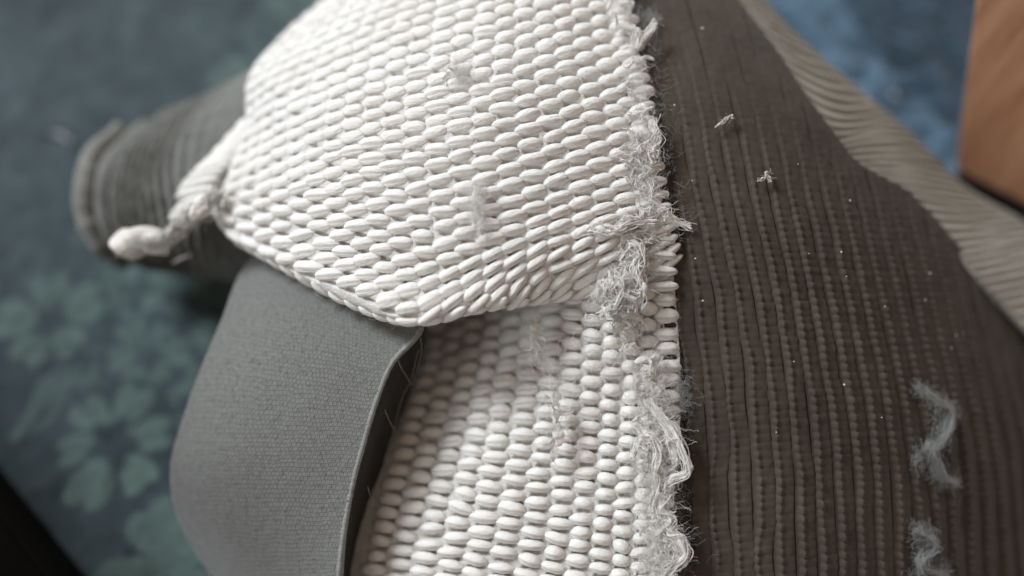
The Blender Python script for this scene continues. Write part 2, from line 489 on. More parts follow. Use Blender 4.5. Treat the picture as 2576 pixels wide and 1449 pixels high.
def stitch_mesh(name, k, nl=11, na=14):
    """one knitted loop: a plump grain lying along x, ends dipping under"""
    rng = np.random.default_rng(k)
    x = -np.cos(np.linspace(0.12, np.pi - 0.12, nl))
    pw, q = (rng.uniform(2.5, 3.3), rng.uniform(0.42, 0.52)) if k < 7 else (rng.uniform(1.9, 2.3), rng.uniform(0.52, 0.64))
    r = (1 - np.abs(x)**pw)**q
    skew = rng.uniform(-0.12, 0.12)
    ang = np.arange(na)/na*2*np.pi
    V = []; UV = []
    for i in range(nl):
        for j in range(na):
            w = 1 + 0.045*math.cos(4*ang[j] + 5*x[i] + k) + rng.normal()*0.012
            if math.sin(ang[j]) < 0: w *= 0.82
            else: w *= 1.08
            V.append((x[i], r[i]*math.sin(ang[j])*w + skew*x[i] - 0.0, r[i]*math.cos(ang[j])*w - 0.42*x[i]**2))
            UV.append((x[i]*0.5 + 0.5 + k*1.7, j/na + k*0.37))
    Fq = []
    for i in range(nl - 1):
        for j in range(na):
            a, b = i*na + j, i*na + (j + 1) % na
            Fq.append((a, b, b + na, a + na))
    me = mesh_np(name, V, Fq, True, UV)
    # close the two ends
    import bmesh
    bm = bmesh.new(); bm.from_mesh(me)
    bmesh.ops.holes_fill(bm, edges=[e for e in bm.edges if e.is_boundary], sides=0)
    bmesh.ops.recalc_face_normals(bm, faces=bm.faces)
    for f in bm.faces: f.smooth = True
    bm.to_mesh(me); bm.free()
    me.materials.append(M_white)
    return me
STITCH = [stitch_mesh('knit_stitch', k) for k in range(12)]       # seven blunt ones, five rounder ones

ST = []       # all white stitches: (matrix, size, variant, owner)
def put_stitch(p, a, b, n, sx, sy, sz, ang, owner, variant=None):
    ex = np.array([1.0, 0, 0]) - n*n[0]; ex /= np.linalg.norm(ex)
    ey = np.cross(n, ex); ey /= np.linalg.norm(ey)
    ca, sa = math.cos(ang), math.sin(ang)
    fx, fy = ex*ca + ey*sa, ey*ca - ex*sa
    M = Matrix(((fx[0]*sx, fy[0]*sy, n[0]*sz, p[0]), (fx[1]*sx, fy[1]*sy, n[1]*sz, p[1]), (fx[2]*sx, fy[2]*sy, n[2]*sz, p[2]), (0, 0, 0, 1)))
    ST.append((M, sx*sy, variant if variant is not None else random.randrange(7), owner))

# ---- upper white panel
UP = Net([0, 3, 6, 9.5, 13, 17, 21], [0, 5, 10, 15, 20, 24, 27, 29],
 [[(800,20),(845,0),(920,-20),(1050,-45),(1215,-75),(1395,-110),(1560,-150)],
  [(715,90),(770,92),(865,85),(1015,75),(1200,55),(1395,30),(1572,18)],
  [(635,190),(705,210),(830,220),(995,225),(1185,215),(1400,195),(1605,185)],
  [(622,312),(692,335),(815,365),(990,385),(1190,380),(1420,365),(1635,355)],
  [(578,452),(688,480),(825,520),(1005,560),(1200,555),(1435,540),(1655,520)],
  [(550,545),(690,585),(845,640),(1025,705),(1215,690),(1435,660),(1675,620)],
  [(596,603),(710,668),(865,752),(1030,806),(1225,768),(1440,735),(1685,690)],
  [(640,600),(735,660),(875,735),(1030,785),(1220,760),(1440,740),(1690,700)]],
 [[21.5,20.6,19.9,19.2,18.8,18.7,19.0],
  [20.9,20.0,19.2,18.5,18.1,18.1,18.5],
  [20.4,19.4,18.5,17.9,17.5,17.6,18.0],
  [20.0,18.9,18.0,17.4,17.1,17.3,17.7],
  [19.5,18.4,17.6,17.1,16.9,17.1,17.5],
  [19.3,18.3,17.5,17.0,16.9,17.1,17.5],
  [19.5,18.4,17.5,16.9,17.05,17.55,17.7],
  [20.4,19.4,18.6,18.0,17.9,17.8,17.8]])
ss, tt = np.meshgrid(np.linspace(-0.2, 21.2, 250), np.linspace(-1, 29, 330))
SLOTS = {'up': [], 'lo': []}
P, a, b, n = UP.frame(ss, tt)
GRID_UP = (ss, tt, P, n)

def lerp(x, a, b): return float(np.interp(x, a, b))
TG = np.linspace(-4, 29, 331)
VC = UP.uv(np.full(331, 9.5), TG); 
def row_t(s, tau):
    """courses run level across the left half of the panel"""
    if s >= 9.5: return tau
    uvr = np.array([np.interp(tau, TG, VC[:, 0]), np.interp(tau, TG, VC[:, 1])])
    L = UP.uv(np.full(331, s), TG)
    sl = 0.13*np.clip((480 - uvr[1])/400, 0, 1)
    return float(np.interp(uvr[1] + sl*(uvr[0] - np.interp(tau, TG, L[:, 0])), L[:, 1], TG))
for i in range(0, 22):
    for j in range(-1, 29):
        s = i + 0.5 if i < 21 else 21.1
        if i == 21: s = 20.9
        t = 1.1*(j + (0.5 if i % 2 else 0.0))
        dt = row_t(s, t + 0.5) - row_t(s, t - 0.5)
        t = row_t(s, t)
        if dt < 0.3 or t < -1.5: continue
        dt = min(dt, 1.2)
        s += random.gauss(0, 0.045); t += random.gauss(0, 0.05)
        if t > 28.4 or (i >= 21 and t > 26): continue
        p, a, b, n = UP.at(s, t)
        la, lb = np.linalg.norm(a), np.linalg.norm(b)
        right = np.clip((s - 9)/8, 0, 1)
        low = np.clip((t - 19)/8, 0, 1)*np.clip((s - 8)/4, 0, 1)
        wx = la*0.615*(1 + 0.12*low*right); wy = lb*1.1*dt*(0.405 - 0.01*right)
        lip = np.clip((t - 22)/4, 0, 1)*np.clip((s - 9)/1.5, 0, 1)*np.clip((17.5 - s)/3, 0, 1)
        wx *= 1 + 0.22*lip; wy *= 1 + 0.06*lip
        ang = 0.48*lip + 0.02 + 0.27*right + 0.22*low*right + 0.10*low + random.gauss(0, 0.06)
        if i >= 20: wx *= random.uniform(1.0, 1.3)
        k = random.gauss(1, 0.06)
        SLOTS['up'].append((s + 0.06, t + 0.55*dt, 0.36, 0.19*dt))
        th = 0.00085 - 0.0002*np.clip((9 - s)/6, 0, 1)*np.clip((20 - t)/6, 0, 1)
        put_stitch(p + n*0.0004, a, b, n, wx*k, max(wy, 0.0009)*random.gauss(1, 0.06), th, ang, 'up')

# the last course, following the turned edge
for k in range(0, 27):
    s = 0.1 + k*0.38
    for t in ((27.2, 28.3) if k % 2 else (27.75,)):
        p, a, b, n = UP.at(s, min(t, 27.9))
        put_stitch(p + n*0.0002, a, b, n, np.linalg.norm(a)*0.50, 0.00085, 0.0009, -math.atan2(-(UP.uv(s + .1, 27.0)[1] - UP.uv(s, 27.0)[1]), UP.uv(s + .1, 27.0)[0] - UP.uv(s, 27.0)[0])*-0.6 + random.gauss(0, 0.08), 'up')

# ---- lower white panel
LO = Net([-2.5, 0, 4, 8, 13], [-1.5, 2, 6, 13, 20],
 [[(975,760),(1085,735),(1265,725),(1465,715),(1690,690)],
  [(955,880),(1072,865),(1260,850),(1465,845),(1702,840)],
  [(900,1010),(1030,1005),(1240,1000),(1460,1000),(1708,1000)],
  [(815,1250),(955,1255),(1195,1262),(1440,1265),(1690,1262)],
  [(750,1500),(890,1505),(1145,1515),(1410,1520),(1690,1518)]],
 [[21.3,21.0,19.9,17.85,17.65],
  [20.9,20.4,19.3,17.85,17.6],
  [20.1,19.6,18.5,17.8,17.5],
  [19.4,18.7,17.9,17.6,17.4],
  [19.2,18.5,17.8,17.5,17.4]])
ss, tt = np.meshgrid(np.linspace(-2.5, 13.1, 190), np.linspace(-1.5, 22, 300))
P, a, b, n = LO.frame(ss, tt)
GRID_LO = (ss, tt, P, n)
for i in range(0, 13):
    for j in range(-1, 22):
        s = i + 0.5 + random.gauss(0, 0.04)
        t = j + (0.5 if i % 2 else 0.0) + random.gauss(0, 0.05)
        if t < -0.8: continue
        p, a, b, n = LO.at(s, t)
        la, lb = np.linalg.norm(a), np.linalg.norm(b)
        ang = -0.13 + random.gauss(0, 0.07)
        if i >= 10: ang = -0.05 + random.gauss(0, 0.14)
        wx, wy = la*0.56, lb*0.45
        if i == 12:
            if t < 7: wx = la*0.66; ang *= 0.3
            s += 0.1
        SLOTS['lo'].append((s + 0.08, t + 0.5, 0.33, 0.17))
        put_stitch(p + n*0.0004, a, b, n, wx*random.gauss(1, 0.07), wy*random.gauss(1, 0.07), 0.00112, ang, 'lo', random.randrange(7, 12))
# elongated float loops where the seam has opened above the lower panel
for k in range(4):
    p0 = W(1658 + k*3, 603 + k*40, 17.45)
    p, a, b, n = [q[0] for q in LO.frame(np.array([12.4]), np.array([0.0]))]
    put_stitch(p0, a, b, n, 0.0033, 0.00105, 0.0011, -0.1 + 0.05*k, 'lo')

def ground_sheet(grid, key):
    ss, tt, P, n = grid
    top = 0.00034 if key == 'up' else 0.00002
    h = top + 0.00010*noise2(ss.shape, 5)
    ds, dt_ = ss[0, 1] - ss[0, 0], tt[1, 0] - tt[0, 0]
    for (s, t, w, hh) in SLOTS[key]:
        i0, i1 = int((s - w*1.5 - ss[0, 0])/ds), int((s + w*1.5 - ss[0, 0])/ds) + 2
        j0, j1 = int((t - hh*2.2 - tt[0, 0])/dt_), int((t + hh*2.2 - tt[0, 0])/dt_) + 2
        i0, j0 = max(i0, 0), max(j0, 0)
        if i1 <= i0 or j1 <= j0: continue
        a = (np.abs(ss[j0:j1, i0:i1] - s)/w)**3 + (np.abs(tt[j0:j1, i0:i1] - t)/hh)**3
        k = np.clip(1.35 - a, 0, 1)
        h[j0:j1, i0:i1] = np.minimum(h[j0:j1, i0:i1], top - 0.0014*k)
    V, Fq, uv = slab(P + n*h[..., None], n, 0.0012 + 0.0021 + h)
    return link('white_panel', mesh_np('white_panel', V, Fq, True, uv*40), M_white_base, BELT)
PANEL_UP = ground_sheet(GRID_UP, 'up')
PANEL_LO = ground_sheet(GRID_LO, 'lo')
PANEL_LO['label'] = 'lower white knit panel partly shaded below the flap and strap'

# ---- folded hem at the left of the upper panel
HEM = Net([0, 1], [0, 3, 6, 9],
 [[(606,318),(662,318)], [(545,384),(612,392)], [(476,452),(556,466)], [(446,548),(545,540)]],
 [[20.5,20.1], [20.3,19.9], [20.1,19.7], [20.2,19.6]])
ss, tt = np.meshgrid(np.linspace(0.05, 1.0, 14), np.linspace(-0.5, 9.2, 60))
P, a, b, n = HEM.frame(ss, tt)
P = P + n*(0.0016*np.sin(np.pi*np.clip(ss, 0, 1)) - 0.0008)[..., None]
V, Fq, uv = slab(P, n, 0.0015)
HEM_O = link('folded_hem', mesh_np('folded_hem', V, Fq, True, uv*20), M_white_base, BELT)
for j in range(0, 15):
    s = 0.48 + random.gauss(0, 0.03); t = j*0.66 - 0.2
    p, a, b, n = [q[0] for q in HEM.frame(np.array([s]), np.array([t]))]
    put_stitch(p + n*0.0012, a, b, n, np.linalg.norm(a)*0.60, np.linalg.norm(b)*0.40, 0.0012, 0.10 + random.gauss(0, 0.05), 'hem')

# the 300 stitches that show largest are parts of their panel, the rest are joined per panel
cam_p = np.array([0, 0, H])
def shows(m):
    p = np.array(m[0].translation)
    q = p - cam_p; d = q[1]*CP - q[2]*SP
    u = q[0]/d*F + 1288; v = -(q[1]*SP + q[2]*CP)/d*F + 724.5
    n = np.array(m[0].col[2][:3]); n /= np.linalg.norm(n)
    f = abs(n @ q)/np.linalg.norm(q)
    inside = 20 < u < 2556 and 10 < v < 1439
    hid = 760 < v < 1449 and u < 1060 and m[3] == 'lo'
    return (m[1]/d**2*f) * (1 if inside else 0) * (0.1 if hid else 1)
ST.sort(key=shows, reverse=True)
owner = {'up': PANEL_UP, 'lo': PANEL_LO, 'hem': HEM_O}
bpy.context.view_layer.update()
SV = []
for me in STITCH:
    c = np.empty(len(me.vertices)*3, np.float32); me.vertices.foreach_get('co', c)
    SV.append((c.reshape(-1, 3), [tuple(p.vertices) for p in me.polygons]))
for m in ST[:300]:
    o = bpy.data.objects.new('knit_stitch', STITCH[m[2]])
    COL.objects.link(o); o.parent = owner[m[3]]
    o.matrix_parent_inverse = owner[m[3]].matrix_world.inverted()
    o.matrix_world = m[0]
def join_rest(key):
    Vs, Fs, UVs, off = [], [], [], 0
    for m in ST[300:]:
        if m[3] != key: continue
        c, f = SV[m[2]]
        A = np.array(m[0])
        Vs.append(c @ A[:3, :3].T + A[:3, 3])
        Fs += [tuple(q + off for q in p) for p in f]
        off += len(c)
    if not Vs: return
    me = bpy.data.meshes.new('knit_stitches')
    V = np.concatenate(Vs)
    me.from_pydata(V.tolist(), [], Fs)
    l = me.uv_layers.new(name='UVMap')
    uvv = np.concatenate([np.stack([SV[m[2]][0][:, 0]*0.5 + m[2]*1.7, np.arctan2(SV[m[2]][0][:, 1], SV[m[2]][0][:, 2])/6.283], 1) for m in ST[300:] if m[3] == key])
    li = np.empty(len(me.loops), np.int32); me.loops.foreach_get('vertex_index', li)
    l.data.foreach_set('uv', uvv[li].astype(np.float32).ravel())
    me.polygons.foreach_set('use_smooth', np.ones(len(me.polygons), bool))
    link('knit_stitches', me, M_white, owner[key], 'stuff')
for k in owner: join_rest(k)

# ---- dark brown ribbed panel
DK = Net([0, 4, 8, 12, 16, 20], [0, 15, 30, 45, 60, 78],
 [[(1535,-60),(1715,-60),(1890,-50),(2060,-30),(2220,0),(2370,40)],
  [(1595,200),(1785,205),(1970,215),(2140,235),(2300,265),(2450,305)],
  [(1645,490),(1842,495),(2030,505),(2205,525),(2370,555),(2520,600)],
  [(1695,790),(1905,790),(2090,795),(2265,805),(2430,825),(2585,860)],
  [(1722,1110),(1940,1105),(2140,1105),(2325,1110),(2490,1120),(2640,1140)],
  [(1732,1500),(1955,1500),(2160,1500),(2350,1500),(2520,1500),(2680,1500)]],
 [[19.15,19.3,19.9,20.8,21.9,23],
  [18.15,18.1,18.6,19.5,20.6,21.8],
  [17.75,17.5,17.7,18.5,19.6,20.9],
  [17.65,17.3,17.5,18.3,19.5,21.0],
  [17.55,17.2,17.4,18.2,19.5,21.2],
  [17.6,17.25,17.5,18.4,19.8,21.6]])
BND = np.array([(1800,-90),(1858,0),(1958,130),(2030,240),(2090,322),(2150,402),(2210,438),(2280,472),(2340,530),(2400,600),(2480,690),(2576,792),(2700,930),(2850,1100)], float)
def ub(v): return np.interp(v, BND[:, 1], BND[:, 0])
tgrid = np.linspace(-2, 78, 481)
sg = np.linspace(-1.5, 21, 300)
S2, T2 = np.meshgrid(sg, tgrid)
UV2 = DK.uv(S2, T2)
over = UV2[..., 0] > ub(UV2[..., 1])
first = np.where(over.any(1), over.argmax(1), len(sg) - 1)
smax_grid = sg[first]
ker = np.ones(9)/9
smax_grid = np.convolve(np.pad(smax_grid, 4, 'edge'), ker, 'valid')
def smax(t): return np.interp(t, tgrid, smax_grid)

# woven ground below the ribs
tt = np.linspace(-2, 78, 200)
fr = np.linspace(0, 1, 70)
SS = -1.2 + fr[None, :]*(smax(tt)[:, None] + 1.2)
TT = np.repeat(tt[:, None], 70, 1)
P, a, b, n = DK.frame(SS, TT)
V, Fq, uv = slab(P - n*0.0007, n, 0.0014)
DARK = link('dark_panel', mesh_np('dark_panel', V, Fq, True, uv*40), M_dark, BELT)
NX = 17
xs = np.linspace(0, 1, NX)
rows = np.linspace(-2, 78, 80*6 + 1)
for i in range(-1, 21):
    ph = random.random()
    X, T = np.meshgrid(xs, rows)
    y = T + ph + 0.10*noise1(len(rows), 20)[:, None]
    cell = np.floor(y); fy = y - cell - 0.5
    rnd = np.random.default_rng(i + 50).normal(size=400)
    amp = 1 + 0.22*rnd[(cell.astype(int)) % 400]
    bead = np.sqrt(np.clip(1 - (np.abs(fy)/0.50)**2.4, 0, 1))
    x0 = 0.15 + 0.10*(1 - bead)                              # scalloped left flank
    lead = np.clip((X - x0)/0.09, 0, 1); lead = lead*lead*(3 - 2*lead)
    fall = np.clip((1.0 - X)/0.62, 0, 1)**0.7
    knob = np.exp(-((X - 0.30)/0.12)**2)
    vis = np.clip((T - 8 - 1.3*np.clip(i - 2, 0, 30))/30, 0.10, 1)
    hgt = 0.00056*lead*fall*vis*(0.86 + 0.14*bead) + vis*amp*(0.00052*knob*bead*lead + 0.00012*bead*lead)
    hgt = hgt + 0.00005*noise2(hgt.shape, 5)
    S = i + X
    S = S + 0.05*noise1(len(rows), 30)[:, None]
    sm = smax(T) + 0.10*bead
    cl = S > sm
    S = np.where(cl, sm, S)
    hgt = np.where(cl, 0.0, hgt)
    hgt *= np.clip((sm - S)/0.6, 0.15, 1)
    P, a, b, n = DK.frame(S, T)
    Pv = P + n*(hgt - 0.0005)[..., None]
    q = quads(len(rows), NX)
    keep = ~cl.ravel()[q].all(1)
    if not keep.any(): continue
    q = q[keep]
    used = np.unique(q); mp = -np.ones(Pv.reshape(-1, 3).shape[0], int); mp[used] = np.arange(len(used))
    link('rib', mesh_np('rib', Pv.reshape(-1, 3)[used], mp[q], True), M_dark, DARK)

# ---- cream ribbed band beyond the dark panel
BI = np.array([(1775,-120,19.9),(1850,-10,19.75),(1950,130,19.5),(2080,322,19.25),(2142,405,19.3),(2270,478,19.5),(2390,605,19.8),(2470,695,20.0),(2566,797,20.5),(2700,940,21.2)], float)
BO = np.array([(1815,-130,22.0),(1900,-20,21.7),(2005,95,21.4),(2165,235,21.4),(2280,332,21.6),(2428,474,22.0),(2572,560,22.2),(2690,650,22.4),(2790,750,22.8),(2930,900,23.4)], float)
BU = BO.copy(); BU[:, 0] -= 10; BU[:, 1] += 30; BU[:, 2] += 2.6
uvb = np.stack([BI[:, :2], (BI[:, :2]*0.55 + BO[:, :2]*0.45), BO[:, :2], BU[:, :2]], 1)
db = np.stack([BI[:, 2], BI[:, 2]*0.55 + BO[:, 2]*0.45 - 0.35, BO[:, 2], BU[:, 2]], 1)
BAND = Net([0, 0.45, 1, 1.6], np.arange(10), uvb, db)
ss, tt = np.meshgrid(np.linspace(-0.05, 1.6, 40), np.linspace(0, 9, 150))
P, a, b, n = BAND.frame(ss, tt)
V, Fq, uv = slab(P, n, 0.0015)
BAND_O = link('cream_band', mesh_np('cream_band', V, Fq, True, uv*30), M_cream, BELT)
nrib = 44
for k in range(nrib):
    t0 = 0.15 + k*(8.8/nrib)
    lo = np.interp(t0, [0, 3, 5, 7, 9], [1.0, 0.9, 0.5, 0.0, -0.1])
    x = np.linspace(-0.04 + random.uniform(-0.02, 0.02), 1.12, 16)
    ts = t0 + lo*x + 0.008*noise1(16, 8)
    p, a, b, n = BAND.frame(x, ts)
    r = 0.00105*np.clip(np.sin(np.pi*np.clip((x + 0.12)/1.6, 0, 1)), 0.25, 1)**0.5
    V, Fq, uv = tubes([(p - n*0.0002, r*(1 + 0.06*noise1(16, 3)))], 7)
    link('band_rib', mesh_np('band_rib', V, Fq, True, uv), M_cream, BAND_O)

# ---- grey elastic strap
SR = np.array([(1075,790),(1048,842),(985,912),(944,1010),(914,1110),(885,1218),(862,1338),(849,1449),(842,1560)], float)
SL = np.array([(640,640),(596,700),(556,805),(505,925),(452,1075),(428,1185),(446,1300),(520,1430),(600,1540)], float)
dR = np.array([17.9,17.55,17.3,17.25,17.25,17.3,17.35,17.4,17.5]); dL = np.array([20.0,19.6,19.2,19.0,19.0,19.2,19.7,20.4,21.2])
fx = np.array([0, 0.2, 0.6, 0.9, 1.0])
uvs = SL[:, None]*(1 - fx)[None, :, None] + SR[:, None]*fx[None, :, None]
ds = dL[:, None]*(1 - fx)[None] + dR[:, None]*fx[None]
ds = ds - np.array([0.0, 0.38, 0.35, 0.08, 0.0])[None]
STRAP = Net(fx, np.arange(9), uvs, ds)
ss, tt = np.meshgrid(np.linspace(0, 1, 90), np.linspace(0, 8, 150))
P, a, b, n = STRAP.frame(ss, tt)
rib = 0.00003*np.sin(tt*2*np.pi*9 + 6*ss) + 0.00004*noise2(ss.shape, 2)
P = P + n*rib[..., None]
V, Fq, uv = slab(P, n, 0.0016)
STRAP_O = link('elastic_strap', mesh_np('elastic_strap', V, Fq, True, uv), M_strap, BELT)
tq = np.linspace(0.7, 8, 230)
p, a, b, n = STRAP.frame(np.full(230, 1.0), tq)
V, Fq, uv = tubes([(p - n*0.0004, 0.00055*(1 + 0.16*np.sin(tq*2*np.pi*13) + 0.08*noise1(230, 2)))], 9)
link('edge_piping', mesh_np('edge_piping', V, Fq, True, uv), M_piping, STRAP_O)
# lining: dark inner face dropping into the gap, whose shade is put into its colour
LR = np.array([(1075,800,18.2),(1066,872,18.8),(1040,962,19.0),(1005,1060,19.0),(968,1160,19.0),(938,1260,19.0),(912,1350,19.0),(895,1449,19.1),(885,1560,19.2)], float)
LI = np.concatenate([SR, (dR + 0.05)[:, None]], 1)
uvl = np.stack([LI[:, :2], LI[:, :2]*0.5 + LR[:, :2]*0.5, LR[:, :2]], 1)
dl = np.stack([LI[:, 2], LI[:, 2]*0.5 + LR[:, 2]*0.5 + 0.1, LR[:, 2]], 1)
LIN = Net([0, 0.5, 1], np.arange(9), uvl, dl)
ss, tt = np.meshgrid(np.linspace(0, 1, 20), np.linspace(0.3, 8, 90))
P, a, b, n = LIN.frame(ss, tt)
V, Fq, uv = slab(P, n, 0.0008)
link('shaded_lining', mesh_np('shaded_lining', V, Fq, True, uv*20), M_lining, STRAP_O)
# fine threads stretched across the gap
th = []
for pts in ([(1052,880,17.9),(1040,930,18.2),(1030,965,18.4),(1008,1010,18.5),(992,1080,18.6),(965,1160,18.6)], [(1000,905,17.3),(1012,930,17.7),(1036,968,18.3)],
            [(968,1030,17.4),(978,1055,17.8),(996,1090,18.3)], [(925,1225,17.5),(935,1265,18.2),(938,1330,18.5)], [(1058,850,17.7),(1060,880,17.9),(1050,930,18.3),(1036,965,18.4)]):
    q = smooth_path([W(*c) for c in pts], 26)
    th.append((q + RNG.normal(size=q.shape)*0.00006, 0.00011))
V, Fq, uv = tubes(th, 4)
M_thread = plain('clear_thread', (0.20, 0.19, 0.18), (0.28, 0.27, 0.26), 300, 0.5, 0.4)
link('loose_threads', mesh_np('loose_threads', V, Fq, True, uv), M_thread, STRAP_O)

# ---- rolled end at the left
RL = Net([0, 1, 2, 3, 4], [0, 1, 2, 3, 4, 5],
 [[(255,345),(385,288),(470,258),(545,222),(660,160)],
  [(205,402),(296,378),(385,342),(485,305),(660,250)],
  [(187,470),(263,462),(348,440),(455,412),(660,380)],
  [(202,552),(268,560),(352,552),(475,540),(640,520)],
  [(250,622),(296,625),(372,625),(480,615),(630,600)],
  [(312,662),(346,672),(420,684),(505,700),(630,712)]],
 [[23.2,22.6,22.3,22.2,22.2],
  [22.4,21.5,21.2,21.0,20.8],
  [22.1,21.2,20.8,20.5,20.3],
  [22.1,21.2,20.8,20.5,20.2],
  [22.3,21.5,21.1,20.8,20.5],
  [22.9,22.3,22.0,21.8,21.6]])
ss, tt = np.meshgrid(np.linspace(0, 4, 260), np.linspace(0, 5, 120))
P, a, b, n = RL.frame(ss, tt)
rim = -0.0012*np.exp(-((ss - 0.30)/0.30)**2)
gro = -0.0042*np.exp(-((ss - 0.98 - 0.02*noise2(ss.shape, 24))/0.12)**2)*0.8*np.clip((4.6 - tt)/1.2, 0, 1)
rb = 0.0006*np.cos((ss - 1.0)*2*np.pi*4.6 + 0.5*noise2(ss.shape, 30))*np.clip((ss - 1.1)/0.25, 0, 1)*np.clip((3.6 - ss)/1.0, 0, 1)
P = P + n*(rim + gro + rb + 0.00012*noise2(ss.shape, 3))[..., None]
V, Fq, uv = slab(P, n, 0.003)
ROLL = link('rolled_end', mesh_np('rolled_end', V, Fq, True, uv*20), M_roll, BELT)
tq = np.linspace(0.05, 4.9, 120)
p, a, b, n = RL.frame(0.42 + 0.02*noise1(120, 12), tq)
V, Fq, uv = tubes([(p + n*0.0006, 0.0027*np.clip(np.sin(np.pi*np.clip((tq + 0.25)/5.4, 0, 1)), 0.3, 1)**0.4*(1 + 0.06*noise1(120, 6) + 0.03*noise1(120, 2)))], 16)
M_bound = plain('taupe_binding', (0.17, 0.172, 0.158), (0.225, 0.225, 0.21), 300, sheen=0.3)
link('bound_edge', mesh_np('bound_edge', V, Fq, True, uv), M_bound, ROLL)

# ---- under layer that carries the panels down to the carpet
UL = Net([0, 1, 2, 3, 4], [0, 1, 2, 3],
 [[(860,60),(1150,20),(1500,0),(1800,40),(1950,160)],
  [(690,330),(1000,330),(1500,330),(1900,360),(2150,480)],
  [(700,600),(1050,640),(1500,700),(2000,750),(2450,820)],
  [(700,1550),(1150,1600),(1600,1650),(2100,1650),(2600,1650)]],
 [[23.5,22,21.5,22.3,23.5],
  [22.3,20,19.5,20,22],
  [22.3,22.6,21.0,19.8,21.8],
  [19.9,19.8,19.2,19.2,19.8]])
ss, tt = np.meshgrid(np.linspace(0, 4, 40), np.linspace(0, 3, 40))
P = UL.p(ss, tt)
Pb = P.copy(); Pb[..., 2] = np.minimum(0.0, P[..., 2])
A = P.reshape(-1, 3); B = Pb.reshape(-1, 3)
idx = np.arange(1600).reshape(40, 40)
ring = np.concatenate([idx[0, :], idx[1:, -1], idx[-1, -2::-1], idx[-2:0:-1, 0]]); nx_ = np.roll(ring, -1)
Fq = np.concatenate([quads(40, 40), quads(40, 40, 1600, True), np.stack([nx_, ring, ring + 1600, nx_ + 1600], 1)])
link('under_layer', mesh_np('under_layer', np.concatenate([A, B]), Fq, True), M_lining, BELT)

# ---- frayed seam: yarn loops and fuzz
def woolly(q, r, count, fr=0.00004, n=None):
    n = len(q); out = []
    for k in range(count):
        o = RNG.normal(size=3)*r*0.55
        nz = np.stack([noise1(n, 6), noise1(n, 6), noise1(n, 6)], 1)*r*0.55
        i0 = RNG.integers(0, max(1, n//3)); i1 = n - RNG.integers(0, max(1, n//3))
        if RNG.random() < 0.5: i0, i1 = 0, n
        if i1 - i0 < 4: continue
        out.append(((q + o + nz)[i0:i1], fr*RNG.uniform(0.6, 1.5)))
    return out
def yarn_loop(name, pts, r, parent, mat, strands=3, n=60, wob=0.35, fuzz=40, fl=0.003):
    q = smooth_path([W(*c) for c in pts], n)
    paths = []
    paths += woolly(q, r, strands, 0.000085)
    core = q + np.stack([noise1(n, 5), noise1(n, 5), noise1(n, 5)], 1)*r*0.3
    paths.append((core, r*0.62*np.clip(1 + 0.25*noise1(n, 5), 0.4, 1.5)))
    for k in range(fuzz):
        c = q[RNG.integers(n)] + RNG.normal(size=3)*r*0.5
        paths.append((fibre(c, fl*RNG.uniform(0.5, 1.4), 8, 1.8), 0.00002))
    V, Fq, uv = tubes(paths, 5)
    return link(name, mesh_np(name, V, Fq, True, uv*np.array([6, 1])), mat, parent)

FR = [
 ([(1632,1000,17.2),(1660,1045,17.1),(1690,1080,17.05),(1712,1130,17.0),(1731,1172,17.0),(1722,1196,17.0),(1690,1205,17.05),(1672,1222,17.1),(1668,1255,17.15)], 0.00062),
 ([(1640,1035,17.2),(1668,1070,17.1),(1685,1110,17.05),(1700,1150,17.05),(1695,1180,17.1)], 0.0005),
 ([(1668,1245,17.1),(1662,1280,17.1),(1684,1300,17.05),(1676,1330,17.05),(1700,1345,17.0),(1719,1375,17.0),(1722,1400,17.0),(1700,1420,17.05),(1675,1440,17.1),(1660,1460,17.1)], 0.0008),
 ([(1640,1320,17.1),(1665,1345,17.05),(1690,1362,17.05),(1705,1390,17.05),(1690,1412,17.05)], 0.0006),
 ([(1600,1060,17.2),(1618,1085,17.1),(1640,1105,17.05),(1655,1140,17.05),(1648,1185,17.05),(1655,1225,17.1),(1645,1270,17.1),(1652,1310,17.1)], 0.0006),
 ([(1590,1150,17.2),(1612,1110,17.1),(1640,1120,17.05),(1660,1125,17.05)], 0.0006),
 ([(1640,300,17.55),(1650,350,17.5),(1636,372,17.45),(1646,395,17.45),(1632,412,17.5)], 0.0007),
 ([(1605,400,17.5),(1622,440,17.4),(1640,470,17.4),(1632,500,17.4),(1660,520,17.4),(1690,548,17.4),(1712,560,17.45),(1735,568,17.45)], 0.00055),
 ([(1560,80,18.1),(1590,72,18.0),(1602,90,18.0),(1600,120,18.0),(1625,90,18.05),(1650,60,18.1)], 0.0005),
 ([(1500,745,17.2),(1520,715,17.05),(1535,735,17.0),(1545,700,17.0),(1560,740,17.0),(1540,780,17.0),(1515,770,17.05)], 0.00085),
 ([(1570,640,17.2),(1595,610,17.1),(1610,640,17.1),(1598,680,17.1),(1612,720,17.1),(1602,770,17.15)], 0.0008),
 ([(1470,585,17.1),(1510,572,17.0),(1545,580,17.0),(1590,560,17.1),(1640,555,17.2)], 0.0006),
]
for pts, r in FR:
    yarn_loop('frayed_yarn', pts, r*1.1, BELT, M_fray, 30, 40, 0.5, 40, 0.0022)
